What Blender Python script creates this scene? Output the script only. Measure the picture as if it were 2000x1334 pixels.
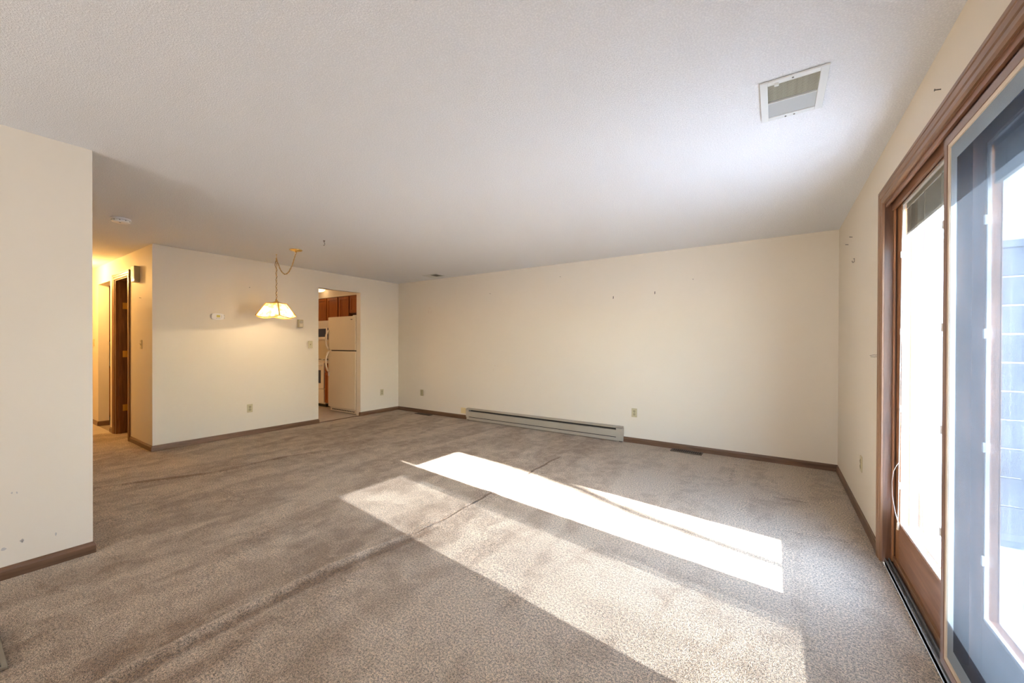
import bpy, bmesh, math, random
import numpy as np
from mathutils import Vector, Matrix
random.seed(7)
for o in list(bpy.data.objects): bpy.data.objects.remove(o)
C = bpy.context.scene.collection
PI = math.pi
# ------------------------------------------------------------------ camera
FPX, YAW, PIT, ROLL, CZ, SY = 767.74, 0.5889, -0.0045, 0.0032, 1.2746, 8.92
cd = bpy.data.cameras.new('camera'); cam = bpy.data.objects.new('camera', cd); C.objects.link(cam)
F = Vector((-math.sin(YAW)*math.cos(PIT), math.cos(YAW)*math.cos(PIT), math.sin(PIT)))
R = Vector((math.cos(YAW), math.sin(YAW), 0)); U = R.cross(F)
R2 = R*math.cos(ROLL)+U*math.sin(ROLL); U2 = -R*math.sin(ROLL)+U*math.cos(ROLL)
m = Matrix((R2, U2, -F)).transposed().to_4x4(); m.translation = (0, 0, CZ)
cam.matrix_world = m
cd.sensor_width = 36; cd.lens = FPX/2000*36; cd.shift_y = SY/2000; cd.clip_start = .02
bpy.context.scene.camera = cam
# ------------------------------------------------------------------ light
S = bpy.context.scene
S.view_settings.view_transform = 'Standard'; S.view_settings.look = 'None'
S.view_settings.exposure = 0.50; S.view_settings.gamma = 1
S.view_settings.use_curve_mapping = False
w = bpy.data.worlds.new('sky'); S.world = w; w.use_nodes = True
nt = w.node_tree; nt.nodes.clear()
sky = nt.nodes.new('ShaderNodeTexSky'); sky.sky_type = 'NISHITA'; sky.sun_disc = False
sky.sun_elevation = math.radians(26.7); sky.sun_rotation = math.radians(97); sky.air_density = 1.0; sky.dust_density = 0.4
bg = nt.nodes.new('ShaderNodeBackground'); bg.inputs[1].default_value = 2.3
wo = nt.nodes.new('ShaderNodeOutputWorld')
bg2 = nt.nodes.new('ShaderNodeBackground'); bg2.inputs[0].default_value = (.62, .78, 1, 1); bg2.inputs[1].default_value = 5.5   # thin high haze, even over the sky
adds = nt.nodes.new('ShaderNodeAddShader')
nt.links.new(sky.outputs[0], bg.inputs[0]); nt.links.new(bg.outputs[0], adds.inputs[0]); nt.links.new(bg2.outputs[0], adds.inputs[1]); nt.links.new(adds.outputs[0], wo.inputs[0])
sd = Vector((.992, -.126, .5025)).normalized()
def light(name, kind, loc, energy, color, **k):
    d = bpy.data.lights.new(name, kind); d.energy = energy; d.color = color
    for a, v in k.items(): setattr(d, a, v)
    o = bpy.data.objects.new(name, d); C.objects.link(o); o.location = loc; return o
sun = light('sun', 'SUN', (6, -1, 4), 58.0, (1, .975, .95), angle=.0093)
sun.rotation_euler = sd.to_track_quat('Z', 'Y').to_euler()
# added fill light behind the camera; no window is built there
a = light('rear_fill_light', 'AREA', (-1.5, -2.93, 1.35), 92, (1.0, .96, .93), shape='RECTANGLE', size=3.2, size_y=1.7)
a.rotation_euler = (PI/2+.30, 0, 0)
# ------------------------------------------------------------------ helpers
def V(*a): return Vector(a)
class MB:
    def __init__(s): s.bm = bmesh.new()
    def box(s, x0, x1, y0, y1, z0, z1, bev=0):
        if x0 > x1: x0, x1 = x1, x0
        if y0 > y1: y0, y1 = y1, y0
        t = bmesh.new(); bmesh.ops.create_cube(t, size=1)
        for v in t.verts: v.co = V((x0+x1)/2+v.co.x*(x1-x0), (y0+y1)/2+v.co.y*(y1-y0), (z0+z1)/2+v.co.z*(z1-z0))
        if bev: bmesh.ops.bevel(t, geom=list(t.edges), offset=bev, segments=2, affect='EDGES', profile=.6)
        me = bpy.data.meshes.new('t'); t.to_mesh(me); t.free(); s.bm.from_mesh(me); bpy.data.meshes.remove(me); return s
    def tube(s, pts, r, n=8, closed=False):
        pts = [Vector(p) for p in pts]; N = len(pts); rings = []
        up = V(0, 0, 1); prev = None
        for i, p in enumerate(pts):
            if closed: d = pts[(i+1) % N]-pts[i-1]
            else: d = pts[min(i+1, N-1)]-pts[max(i-1, 0)]
            d.normalize()
            if prev is None:
                q = d.orthogonal().normalized()
            else:
                q = (prev-d*prev.dot(d)).normalized()
            prev = q; b = d.cross(q); rr = r[i] if hasattr(r, '__len__') else r
            rings.append([s.bm.verts.new(p+(q*math.cos(2*PI*k/n)+b*math.sin(2*PI*k/n))*rr) for k in range(n)])
        for i in range(N if closed else N-1):
            a, b = rings[i], rings[(i+1) % N]
            for k in range(n): s.bm.faces.new((a[k], a[(k+1) % n], b[(k+1) % n], b[k]))
        if not closed:
            s.bm.faces.new(rings[0][::-1]); s.bm.faces.new(rings[-1])
        return s
    def lathe(s, prof, c=(0, 0, 0), n=24, axis='Z'):
        c = Vector(c); rings = []
        for r, h in prof:
            ring = []
            for k in range(n):
                a = 2*PI*k/n; x, y = r*math.cos(a), r*math.sin(a)
                p = {'Z': V(x, y, h), 'Y': V(x, h, y), 'X': V(h, x, y)}[axis]
                ring.append(s.bm.verts.new(c+p))
            rings.append(ring)
        for i in range(len(rings)-1):
            a, b = rings[i], rings[i+1]
            for k in range(n): s.bm.faces.new((a[k], a[(k+1) % n], b[(k+1) % n], b[k]))
        s.bm.faces.new(rings[0][::-1]); s.bm.faces.new(rings[-1]); return s
    def strip(s, prof, p0, p1, wd, nd, m0=0, m1=0):
        """extrude the profile (w, d) from p0 to p1; m0/m1 shift the ends along the run by w (mitres)"""
        p0, p1, wd, nd = map(Vector, (p0, p1, wd, nd)); ax = (p1-p0).normalized()
        A = [s.bm.verts.new(p0+wd*w_+nd*d+ax*(w_*m0)) for w_, d in prof]
        B = [s.bm.verts.new(p1+wd*w_+nd*d+ax*(w_*m1)) for w_, d in prof]
        n = len(prof)
        for i in range(n): s.bm.faces.new((A[i], A[(i+1) % n], B[(i+1) % n], B[i]))
        s.bm.faces.new(A[::-1]); s.bm.faces.new(B); return s
    def poly(s, pts, thick):
        pts = [Vector(p) for p in pts]; th = Vector(thick)
        A = [s.bm.verts.new(p) for p in pts]; B = [s.bm.verts.new(p+th) for p in pts]; n = len(pts)
        s.bm.faces.new(A[::-1]); s.bm.faces.new(B)
        for i in range(n): s.bm.faces.new((A[i], A[(i+1) % n], B[(i+1) % n], B[i]))
        return s
    def xf(s, loc, rz):
        bmesh.ops.transform(s.bm, matrix=Matrix.Translation(loc) @ Matrix.Rotation(rz, 4, 'Z'), verts=s.bm.verts); return s
    def build(s, name, mat, parent=None, smooth=False, world=False):
        bm = s.bm; bmesh.ops.recalc_face_normals(bm, faces=bm.faces)
        if world and parent is not None:
            r = parent
            off = Vector(r.location)
            while r.parent: r = r.parent; off += Vector(r.location)
            bmesh.ops.translate(bm, verts=bm.verts, vec=-off)
        me = bpy.data.meshes.new(name); bm.to_mesh(me); bm.free()
        if smooth:
            for p in me.polygons: p.use_smooth = True
        me.materials.append(mat)
        o = bpy.data.objects.new(name, me); C.objects.link(o)
        if parent is not None: o.parent = parent
        return o
def tag(o, label=None, cat=None, group=None, kind=None):
    if label: o['label'] = label
    if cat: o['category'] = cat
    if group: o['group'] = group
    if kind: o['kind'] = kind
    return o
def empty(name, loc, rz=0, label=None, cat=None, group=None, kind=None):
    o = bpy.data.objects.new(name, None); C.objects.link(o); o.location = loc; o.rotation_euler = (0, 0, rz)
    o.empty_display_size = .05
    return tag(o, label, cat, group, kind)
def struct(mb, name, mat, parent=None):
    o = mb.build(name, mat, parent); o['kind'] = 'structure'; return o
# ------------------------------------------------------------------ materials
def mat(name, color, rough=.5, metal=0, spec=.5, noise=None, bump=None, emit=None, trans=0, coord='Object'):
    m = bpy.data.materials.new(name); m.use_nodes = True; nt = m.node_tree; b = nt.nodes['Principled BSDF']
    b.inputs['Base Color'].default_value = (*color, 1); b.inputs['Roughness'].default_value = rough
    b.inputs['Metallic'].default_value = metal; b.inputs['Specular IOR Level'].default_value = spec
    tc = nt.nodes.new('ShaderNodeTexCoord')
    if noise:
        sc, amt = noise
        n = nt.nodes.new('ShaderNodeTexNoise'); n.inputs['Scale'].default_value = sc; n.inputs['Detail'].default_value = 4
        r = nt.nodes.new('ShaderNodeMapRange'); r.inputs[1].default_value = .3; r.inputs[2].default_value = .7
        r.inputs[3].default_value = 1-amt; r.inputs[4].default_value = 1+amt
        mx = nt.nodes.new('ShaderNodeMix'); mx.data_type = 'RGBA'; mx.blend_type = 'MULTIPLY'; mx.inputs[0].default_value = 1
        mx.inputs[6].default_value = (*color, 1)
        nt.links.new(tc.outputs[coord], n.inputs['Vector']); nt.links.new(n.outputs[0], r.inputs[0])
        nt.links.new(r.outputs[0], mx.inputs[7]); nt.links.new(mx.outputs[2], b.inputs['Base Color'])
    if bump:
        sc, st, dist = bump
        n = nt.nodes.new('ShaderNodeTexNoise'); n.inputs['Scale'].default_value = sc; n.inputs['Detail'].default_value = 3
        bp = nt.nodes.new('ShaderNodeBump'); bp.inputs['Strength'].default_value = st; bp.inputs['Distance'].default_value = dist
        nt.links.new(tc.outputs[coord], n.inputs['Vector']); nt.links.new(n.outputs[0], bp.inputs['Height']); nt.links.new(bp.outputs[0], b.inputs['Normal'])
    if emit:
        b.inputs['Emission Color'].default_value = (*emit[0], 1); b.inputs['Emission Strength'].default_value = emit[1]
    return m
def wood(name, c1, c2, axis='Z', rough=.38, scale=1.0):
    m = bpy.data.materials.new(name); m.use_nodes = True; nt = m.node_tree; b = nt.nodes['Principled BSDF']
    tc = nt.nodes.new('ShaderNodeTexCoord'); mp = nt.nodes.new('ShaderNodeMapping')
    s = [38*scale]*3; s['XYZ'.index(axis)] = 2.2*scale; mp.inputs['Scale'].default_value = s
    n = nt.nodes.new('ShaderNodeTexNoise'); n.inputs['Scale'].default_value = 1.0; n.inputs['Detail'].default_value = 7; n.inputs['Distortion'].default_value = 1.2
    n2 = nt.nodes.new('ShaderNodeTexNoise'); n2.inputs['Scale'].default_value = .12; n2.inputs['Detail'].default_value = 3
    ad = nt.nodes.new('ShaderNodeMath'); ad.operation = 'ADD'
    cr = nt.nodes.new('ShaderNodeValToRGB'); cr.color_ramp.elements[0].position = .72; cr.color_ramp.elements[1].position = 1.3
    cr.color_ramp.elements[0].position = .35; cr.color_ramp.elements[1].position = .65
    cr.color_ramp.elements[0].color = (*c1, 1); cr.color_ramp.elements[1].color = (*c2, 1)
    ad.operation = 'MULTIPLY_ADD'; ad.inputs[1].default_value = .6
    md = nt.nodes.new('ShaderNodeMath'); md.operation = 'MULTIPLY'; md.inputs[1].default_value = .4
    nt.links.new(tc.outputs['Object'], mp.inputs[0]); nt.links.new(mp.outputs[0], n.inputs['Vector']); nt.links.new(mp.outputs[0], n2.inputs['Vector'])
    nt.links.new(n2.outputs[0], md.inputs[0]); nt.links.new(n.outputs[0], ad.inputs[0]); nt.links.new(md.outputs[0], ad.inputs[2])
    nt.links.new(ad.outputs[0], cr.inputs[0]); nt.links.new(cr.outputs[0], b.inputs['Base Color'])
    bp = nt.nodes.new('ShaderNodeBump'); bp.inputs['Strength'].default_value = .15; bp.inputs['Distance'].default_value = .002
    nt.links.new(n.outputs[0], bp.inputs['Height']); nt.links.new(bp.outputs[0], b.inputs['Normal'])
    b.inputs['Roughness'].default_value = rough
    return m
def thin(name, tint, opac, glossy=.0, trans_col=(.5, .5, .5), rough=.0, grain=None, ts=.55):
    """thin sheet: clear transmission + a share (opac) of dust or mesh that scatters light to both sides + reflection"""
    m = bpy.data.materials.new(name); m.use_nodes = True; nt = m.node_tree; nt.nodes.clear(); N = nt.nodes.new; L = nt.links.new
    out = N('ShaderNodeOutputMaterial'); t = N('ShaderNodeBsdfTransparent'); t.inputs[0].default_value = (*tint, 1)
    res = t.outputs[0]
    if opac > 0:
        df = N('ShaderNodeBsdfDiffuse'); df.inputs[0].default_value = (*trans_col, 1)
        tl = N('ShaderNodeBsdfTranslucent'); tl.inputs[0].default_value = (*trans_col, 1)
        m1 = N('ShaderNodeMixShader'); m1.inputs[0].default_value = ts; L(df.outputs[0], m1.inputs[1]); L(tl.outputs[0], m1.inputs[2])
        m2 = N('ShaderNodeMixShader'); m2.inputs[0].default_value = opac; L(res, m2.inputs[1]); L(m1.outputs[0], m2.inputs[2])
        if grain:
            tc = N('ShaderNodeTexCoord'); g = N('ShaderNodeTexNoise'); g.inputs['Scale'].default_value = grain[0]; g.inputs['Detail'].default_value = 2
            g2 = N('ShaderNodeTexNoise'); g2.inputs['Scale'].default_value = 4; g2.inputs['Detail'].default_value = 3
            av = N('ShaderNodeMath'); av.operation = 'ADD'
            mr = N('ShaderNodeMapRange'); mr.inputs[1].default_value = .7; mr.inputs[2].default_value = 1.3
            mr.inputs[3].default_value = opac-grain[1]; mr.inputs[4].default_value = opac+grain[1]
            L(tc.outputs['Object'], g.inputs['Vector']); L(tc.outputs['Object'], g2.inputs['Vector']); L(g.outputs[0], av.inputs[0]); L(g2.outputs[0], av.inputs[1])
            L(av.outputs[0], mr.inputs[0]); L(mr.outputs[0], m2.inputs[0])
        res = m2.outputs[0]
    if glossy > 0:
        gl = N('ShaderNodeBsdfGlossy'); gl.inputs['Roughness'].default_value = rough
        fr = N('ShaderNodeFresnel'); fr.inputs[0].default_value = 1.45
        mm = N('ShaderNodeMath'); mm.operation = 'MULTIPLY'; mm.inputs[1].default_value = glossy; L(fr.outputs[0], mm.inputs[0])
        ge = N('ShaderNodeNewGeometry'); iv = N('ShaderNodeMath'); iv.operation = 'SUBTRACT'; iv.inputs[0].default_value = 1; L(ge.outputs['Backfacing'], iv.inputs[1])
        mf = N('ShaderNodeMath'); mf.operation = 'MULTIPLY'; L(mm.outputs[0], mf.inputs[0]); L(iv.outputs[0], mf.inputs[1]); mm = mf
        m3 = N('ShaderNodeMixShader'); L(mm.outputs[0], m3.inputs[0]); L(res, m3.inputs[1]); L(gl.outputs[0], m3.inputs[2]); res = m3.outputs[0]
    L(res, out.inputs[0]); return m

M = {}
M['paint'] = mat('cream_wall_paint', (.745, .672, .560), .6, spec=.3, noise=(1.1, .015), bump=(260, .05, .001))
M['ceil'] = mat('stippled_ceiling_paint', (.80, .81, .82), .9, spec=.15)
nt = M['ceil'].node_tree; b = nt.nodes['Principled BSDF']; tc = nt.nodes.new('ShaderNodeTexCoord')
n1 = nt.nodes.new('ShaderNodeTexNoise'); n1.inputs['Scale'].default_value = 150; n1.inputs['Detail'].default_value = 4; n1.inputs['Roughness'].default_value = .6
rp = nt.nodes.new('ShaderNodeValToRGB'); rp.color_ramp.elements[0].position = .42; rp.color_ramp.elements[1].position = .62
bp = nt.nodes.new('ShaderNodeBump'); bp.inputs['Strength'].default_value = .8; bp.inputs['Distance'].default_value = .0026
nt.links.new(tc.outputs['Object'], n1.inputs['Vector']); nt.links.new(n1.outputs[0], rp.inputs[0]); nt.links.new(rp.outputs[0], bp.inputs['Height']); nt.links.new(bp.outputs[0], b.inputs['Normal'])
mx = nt.nodes.new('ShaderNodeMix'); mx.data_type = 'RGBA'; mx.inputs[6].default_value = (.79, .795, .81, 1); mx.inputs[7].default_value = (.90, .90, .91, 1)
nt.links.new(rp.outputs[0], mx.inputs[0]); nt.links.new(mx.outputs[2], b.inputs['Base Color'])
M['base_x'] = wood('baseboard_stain_x', (.085, .042, .021), (.21, .112, .060), 'X')
M['base_y'] = wood('baseboard_stain_y', (.085, .042, .021), (.21, .112, .060), 'Y')
M['cas_z'] = wood('casing_stain_z', (.17, .085, .04), (.30, .16, .085), 'Z')
M['cas_y'] = wood('casing_stain_y', (.17, .085, .04), (.30, .16, .085), 'Y')
M['jamb_z'] = wood('dark_jamb_stain', (.045, .018, .010), (.22, .105, .055), 'Z', .33, .6)
M['sash_z'] = wood('sash_stain_z', (.20, .085, .035), (.40, .19, .085), 'Z', .35)
M['sash_y'] = wood('sash_stain_y', (.19, .085, .045), (.34, .17, .095), 'Y', .35)
M['hall_z'] = wood('hall_door_stain_z', (.11, .042, .012), (.28, .12, .04), 'Z')
M['hall_x'] = wood('hall_door_stain_x', (.07, .028, .012), (.18, .08, .035), 'X')
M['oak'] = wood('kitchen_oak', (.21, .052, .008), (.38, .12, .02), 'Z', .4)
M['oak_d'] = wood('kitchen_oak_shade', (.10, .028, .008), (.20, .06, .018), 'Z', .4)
M['carpet_done'] = None
M['tile'] = mat('kitchen_vinyl', (.50, .43, .36), .35, noise=(6, .08))
M['grout'] = mat('tile_grout', (.27, .22, .17), .8)
M['cream'] = mat('cream_enamel', (.72, .62, .46), .28, noise=(3, .02), bump=(320, .12, .002))
M['cream_h'] = mat('cream_plastic_handle', (.75, .66, .52), .25)
M['white'] = mat('white_enamel', (.72, .68, .66), .3)
M['whitep'] = mat('white_plastic', (.82, .80, .78), .4)
M['blue_glass'] = mat('dark_oven_glass', (.035, .045, .085), .12)
M['dark'] = mat('dark_recess', (.03, .026, .022), .7)
M['counter'] = mat('laminate_counter', (.66, .57, .45), .4, noise=(40, .08))
M['almond'] = mat('almond_plastic', (.54, .47, .29), .38)
M['almond_d'] = mat('almond_plastic_worn', (.40, .34, .20), .45, noise=(60, .06))
M['heater'] = mat('beige_heater_enamel', (.42, .37, .29), .4, noise=(9, .03))
M['vent'] = mat('vent_white_enamel', (.66, .67, .65), .45)
M['ventd'] = mat('vent_dusty_slat', (.33, .31, .235), .6, noise=(60, .12))
M['ventg'] = mat('vent_grey_damper', (.40, .415, .41), .5)
M['reg'] = mat('brown_floor_register', (.12, .09, .065), .45, metal=.3)
M['regb'] = mat('beige_floor_register', (.20, .165, .12), .5)
M['brass'] = mat('polished_brass', (.80, .56, .20), .22, metal=1)
M['aged'] = mat('aged_brass', (.62, .36, .06), .45, metal=.4)
M['cord'] = mat('tan_lamp_cord', (.38, .24, .11), .5)
M['steel'] = mat('nail_steel', (.18, .16, .14), .4, metal=.7)
M['alu'] = mat('grey_aluminium_track', (.20, .21, .22), .45, metal=.4, noise=(70, .15))
M['screenf'] = mat('brown_screen_frame', (.25, .15, .11), .35)
M['screenc'] = mat('cream_screen_spline', (.72, .60, .46), .5)
M['blind'] = mat('ivory_blind_slat', (.34, .33, .27), .5)
M['lcd'] = mat('yellow_lcd', (.62, .55, .12), .3)
M['scuff'] = mat('grey_scuff', (.50, .465, .43), .7)
M['patch'] = mat('old_yellow_paint', (.76, .63, .34), .7)
M['glass'] = thin('window_glass', (.965, .98, .99), .007, .8, (.70, .76, .85), grain=(9, .005))
M['screen'] = thin('dusty_screen_mesh', (.97, .98, 1), .67, .0, (.070, .086, .104), grain=(420, .08), ts=.24)
M['strip'] = thin('screen_spline_flange', (.9, .95, 1), .80, .0, (.36, .41, .45), grain=(300, .05), ts=.22)
M['snow'] = mat('packed_snow', (.66, .68, .72), .9, noise=(3, .05), bump=(6, .4, .04))
M['vinyl'] = mat('weathered_fence_paint', (.30, .335, .39), .6)
M['siding'] = mat('blue_grey_siding', (.10, .12, .145), .6)
M['bark'] = mat('tree_bark', (.12, .09, .07), .9, noise=(20, .3))
# carpet
m = bpy.data.materials.new('worn_beige_carpet'); m.use_nodes = True; M['carpet'] = m
nt = m.node_tree; N = nt.nodes.new; L = nt.links.new; b = nt.nodes['Principled BSDF']; b.inputs['Roughness'].default_value = 1
b.inputs['Specular IOR Level'].default_value = .05; b.inputs['Sheen Weight'].default_value = .25; b.inputs['Sheen Roughness'].default_value = .6
tc = N('ShaderNodeTexCoord')
def noise(sc, det=3, vec=None, dist=0):
    n = N('ShaderNodeTexNoise'); n.inputs['Scale'].default_value = sc; n.inputs['Detail'].default_value = det; n.inputs['Distortion'].default_value = dist
    L(vec or tc.outputs['Object'], n.inputs['Vector']); return n.outputs[0]
def rng(x, a, b_, c, d):
    r = N('ShaderNodeMapRange'); r.inputs[1].default_value = a; r.inputs[2].default_value = b_; r.inputs[3].default_value = c; r.inputs[4].default_value = d
    L(x, r.inputs[0]); return r.outputs[0]
def math2(op, x, y):
    q = N('ShaderNodeMath'); q.operation = op
    for i, v in enumerate((x, y)):
        if isinstance(v, (int, float)): q.inputs[i].default_value = v
        else: L(v, q.inputs[i])
    return q.outputs[0]
mp = N('ShaderNodeMapping'); mp.inputs['Scale'].default_value = (2.6, .9, 1); mp.inputs['Rotation'].default_value = (0, 0, .25); L(tc.outputs['Object'], mp.inputs[0])
big = rng(noise(1.3, 6, mp.outputs[0], .6), .43, .58, 1, 0)       # trodden, darker pile
mid = rng(noise(8, 6, None, .8), .41, .60, 1, 0)
fine = rng(noise(230, 2), .34, .66, 0, 1)
fine2 = rng(noise(95, 2), .36, .64, 0, 1)
at = N('ShaderNodeAttribute'); at.attribute_name = 'stain_and_light'
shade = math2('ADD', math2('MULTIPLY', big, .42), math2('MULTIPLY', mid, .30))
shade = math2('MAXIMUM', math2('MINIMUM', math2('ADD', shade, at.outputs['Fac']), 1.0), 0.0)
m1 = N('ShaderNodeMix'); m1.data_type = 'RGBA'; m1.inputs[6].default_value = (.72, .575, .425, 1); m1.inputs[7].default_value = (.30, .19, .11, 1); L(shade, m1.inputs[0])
pile = rng(math2('ADD', math2('MULTIPLY', fine, .62), math2('MULTIPLY', fine2, .38)), .15, .85, .36, 1.44)
m2 = N('ShaderNodeMix'); m2.data_type = 'RGBA'; m2.blend_type = 'MULTIPLY'; m2.inputs[0].default_value = 1; L(m1.outputs[2], m2.inputs[6]); L(pile, m2.inputs[7])
m3 = N('ShaderNodeMix'); m3.data_type = 'RGBA'; m3.inputs[7].default_value = (.045, .03, .02, 1); L(m2.outputs[2], m3.inputs[6]); L(rng(at.outputs['Fac'], 1.05, 1.8, 0, 1), m3.inputs[0])   # open seam
L(m3.outputs[2], b.inputs['Base Color'])
bp = N('ShaderNodeBump'); bp.inputs['Strength'].default_value = .8; bp.inputs['Distance'].default_value = .008
L(math2('ADD', fine, math2('MULTIPLY', fine2, .6)), bp.inputs['Height']); L(bp.outputs[0], b.inputs['Normal'])

# ------------------------------------------------------------------ room shell
XR, YF, XK, YH, XL, YL, H = .535, 5.12, -6.072, 1.491, -3.4425, .57, 2.44
YN, XE, YB = -3.0, -9.6, -3.0
XC = -7.87           # carpet ends, tile begins
DY0, DY1, DZ = 1.30, 3.15, 2.12   # glass door opening
T = .12
# floor: carpet as a fine mesh with its wrinkles
def carpet():
    st = .022
    xs = np.concatenate([np.arange(XC, -2.24, st), np.arange(-2.24, -1.86, .0055), np.arange(-1.86, .556, st)]); ys = np.arange(YN, YF+.02, st); nx, ny = len(xs), len(ys)
    X, Y = np.meshgrid(xs, ys, indexing='ij')
    wob = .012*np.sin(Y*2.1)+.006*np.sin(Y*6.3+1)
    xr = np.interp(Y, [-3, .4, .86, 1.3, 1.83, 2.6, 4.0, 5.2], [-2.0, -2.075, -2.10, -2.09, -1.99, -1.995, -2.028, -2.04])+wob*.6
    fade = np.clip((2.0-Y)/.25, 0, 1)
    Z = .019*fade*np.exp(-((X-xr+.012)/.026)**2)
    Z += -.006*fade*np.exp(-((X-xr-.06)/.04)**2)
    fs = np.clip((Y-1.7)/.2, 0, 1)*np.clip((4.1-Y)/.3, 0, 1)
    Z += .012*fs*np.exp(-np.abs(X-xr)/.045)*(.6+.4*np.sin(Y*17))-.016*fs*np.exp(-((X-xr)/.006)**2)
    yw = np.array([-3, .3, .815, 1.28, 1.58, 2.26, 2.68, 3.2, 4.2, 5.2]); xw = np.array([-5.1, -5.0, -4.93, -4.74, -4.62, -4.55, -4.43, -4.25, -4.1, -4.1])
    xq = np.interp(Y, yw, xw)+.02*np.sin(Y*5)
    fw = np.clip((3.0-Y)/.6, 0, 1)
    Z += .010*fw*np.exp(-((X-xq)/.05)**2)
    rs = np.random.RandomState(3)
    for _ in range(26):
        cx, cy = rs.uniform(-5.5, .2), rs.uniform(-1, 4.8); a = rs.uniform(0, PI); l = rs.uniform(.15, .5); ww = rs.uniform(.04, .1)
        u = (X-cx)*math.cos(a)+(Y-cy)*math.sin(a); v = -(X-cx)*math.sin(a)+(Y-cy)*math.cos(a)
        Z += rs.uniform(.001, .004)*np.exp(-(u/l)**2-(v/ww)**2)
    edge = np.minimum.reduce([np.abs(X-XK), np.abs(Y-YF)])
    # wear and dirt with a shape of its own, plus broad daylight put into the colour
    Sx = np.zeros_like(X)
    Sx += .65*fade*np.exp(-((X-xr-.040)/.028)**2)-.28*fade*np.exp(-((X-xr+.02)/.02)**2)                       # darker along the foot of the ridge, lighter on its crest
    Sx += 2.6*fs*np.exp(-((X-xr-.003*np.sin(Y*40))/.0085)**2)*(.72+.28*np.sin(Y*31+2*np.sin(Y*9)))                              # open seam
    Sx += .75*fw*np.clip((Y-.3)/.3, 0, 1)*np.exp(-((X-xq-.02)/.022)**2)*(.35+.65*np.sin(Y*3.2+.6)**2)
    Sx += .35*np.exp(-((X+5.15)/.4)**2-((Y-3.4)/.9)**2)                # trodden path to the kitchen
    Sx += .20*np.exp(-((X+4.3)/.8)**2-((Y-3.3)/.5)**2)
    Sx += .15*np.exp(-((X+.15)/.35)**2-((Y-4.55)/.25)**2)+.15*np.exp(-((X-.05)/.22)**2-((Y-3.6)/.28)**2)
    for (x0, x1, y0, y1) in ((-.05, .40, 3.97, 3.98), (-.03, .42, 3.28, 3.33), (-.34, -.32, 4.1, 4.9)):
        if x1-x0 > .1: d = np.abs(Y-(y0+(y1-y0)*(X-x0)/(x1-x0))); k = np.clip((X-x0)/.05, 0, 1)*np.clip((x1-X)/.05, 0, 1)
        else: d = np.abs(X-x0); k = np.clip((Y-y0)/.1, 0, 1)*np.clip((y1-Y)/.1, 0, 1)
        Sx += .35*k*np.exp(-(d/.018)**2); Z -= .004*k*np.exp(-(d/.02)**2)
    Sx += -.42*np.clip((X+2.0)/1.2, 0, 1)-.10*np.clip((-2.1-X)/.4, 0, 1)+.40*np.exp(-((X+2.6)/.9)**2-((Y-.2)/.9)**2)  # daylight by the glass door painted in as lighter pile; broad tones on the left
    Z = np.where(X > .52, Z*0-.002, Z)
    idx = np.arange(nx*ny).reshape(nx, ny)
    q = np.stack([idx[:-1, :-1], idx[1:, :-1], idx[1:, 1:], idx[:-1, 1:]], -1).reshape(-1, 4)
    cx = ((X[:-1, :-1]+X[1:, :-1])/2).ravel(); cy = (Y[:-1, :-1]+st/2).ravel()
    keep = ~((cx < XK-.02) & (cy > YH+.02) & ~((cx > -7.9) & (cx < -6.9) & (cy < 2.3))) & ~((cx < XL-.05) & (cy < YL-.02))
    q = q[keep]
    me = bpy.data.meshes.new('floor'); me.from_pydata(np.stack([X.ravel(), Y.ravel(), Z.ravel()], -1).tolist(), [], q.tolist())
    at = me.attributes.new('stain_and_light', 'FLOAT', 'POINT'); at.data.foreach_set('value', np.clip(Sx, -.5, 2).astype(np.float32).ravel())
    me.polygons.foreach_set('use_smooth', [True]*len(me.polygons))
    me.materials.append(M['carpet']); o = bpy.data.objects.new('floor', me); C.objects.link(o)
    bm = bmesh.new(); bm.from_mesh(me); loose = [v for v in bm.verts if not v.link_faces]; bmesh.ops.delete(bm, geom=loose, context='VERTS'); bm.to_mesh(me); bm.free()
    o['kind'] = 'structure'; return o
carpet()
struct(MB().box(XE, .52, YN, YF, -.10, -.02), 'floor_slab', M['grout'])
# tile floor of kitchen and entry
ft = struct(MB().box(XE, XC, YL, YH+T, -.018, -.006), 'floor_tile_bed', M['grout'])
MBk = MB().box(XE, XK-.035, YH+T, YF, -.018, -.006); struct(MBk, 'floor_kitchen_bed', M['grout'])
ts = .305
proto = {}
def tile(x0, x1, y0, y1, parent):
    key = (round(x1-x0, 3), round(y1-y0, 3))
    if key not in proto:
        proto[key] = MB().box(-(x1-x0)/2, (x1-x0)/2, -(y1-y0)/2, (y1-y0)/2, -.006, 0, .0015).build('tile', M['tile'], parent)
        t = proto[key]
    else:
        t = proto[key].copy(); C.objects.link(t); t.parent = parent
    t.location = ((x0+x1)/2, (y0+y1)/2, 0)
x = XC
while x > XE+.05:
    for k in range(3): tile(x-ts+.002, x-.002, YL+k*.307+.002, YL+k*.307+.303, ft)
    x -= ts
fk = bpy.data.objects['floor_kitchen_bed']
x = XK-.037
while x > -8.4:
    y = 3.42
    while y < 4.9:
        tile(x-ts+.002, x-.002, y+.002, y+.303, fk); y += ts
    x -= ts
struct(MB().box(XE-.1, XR+.25, YN-.1, YF+.1, H, H+.12), 'ceiling', M['ceil'])
def wall(name, *boxes):
    mb = MB()
    for bx in boxes: mb.box(*bx)
    return struct(mb, name, M['paint'])
XO = .74
w_right = wall('wall_right', (XR, XO, DY1+.0, YF+T, -.1, H), (XR, XO, YN, DY0, -.1, H), (XR, XO, DY0, DY1, DZ, H))
w_far = wall('wall_far', (XE, XR, YF, YF+T, -.1, H))
TK = .115
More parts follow.
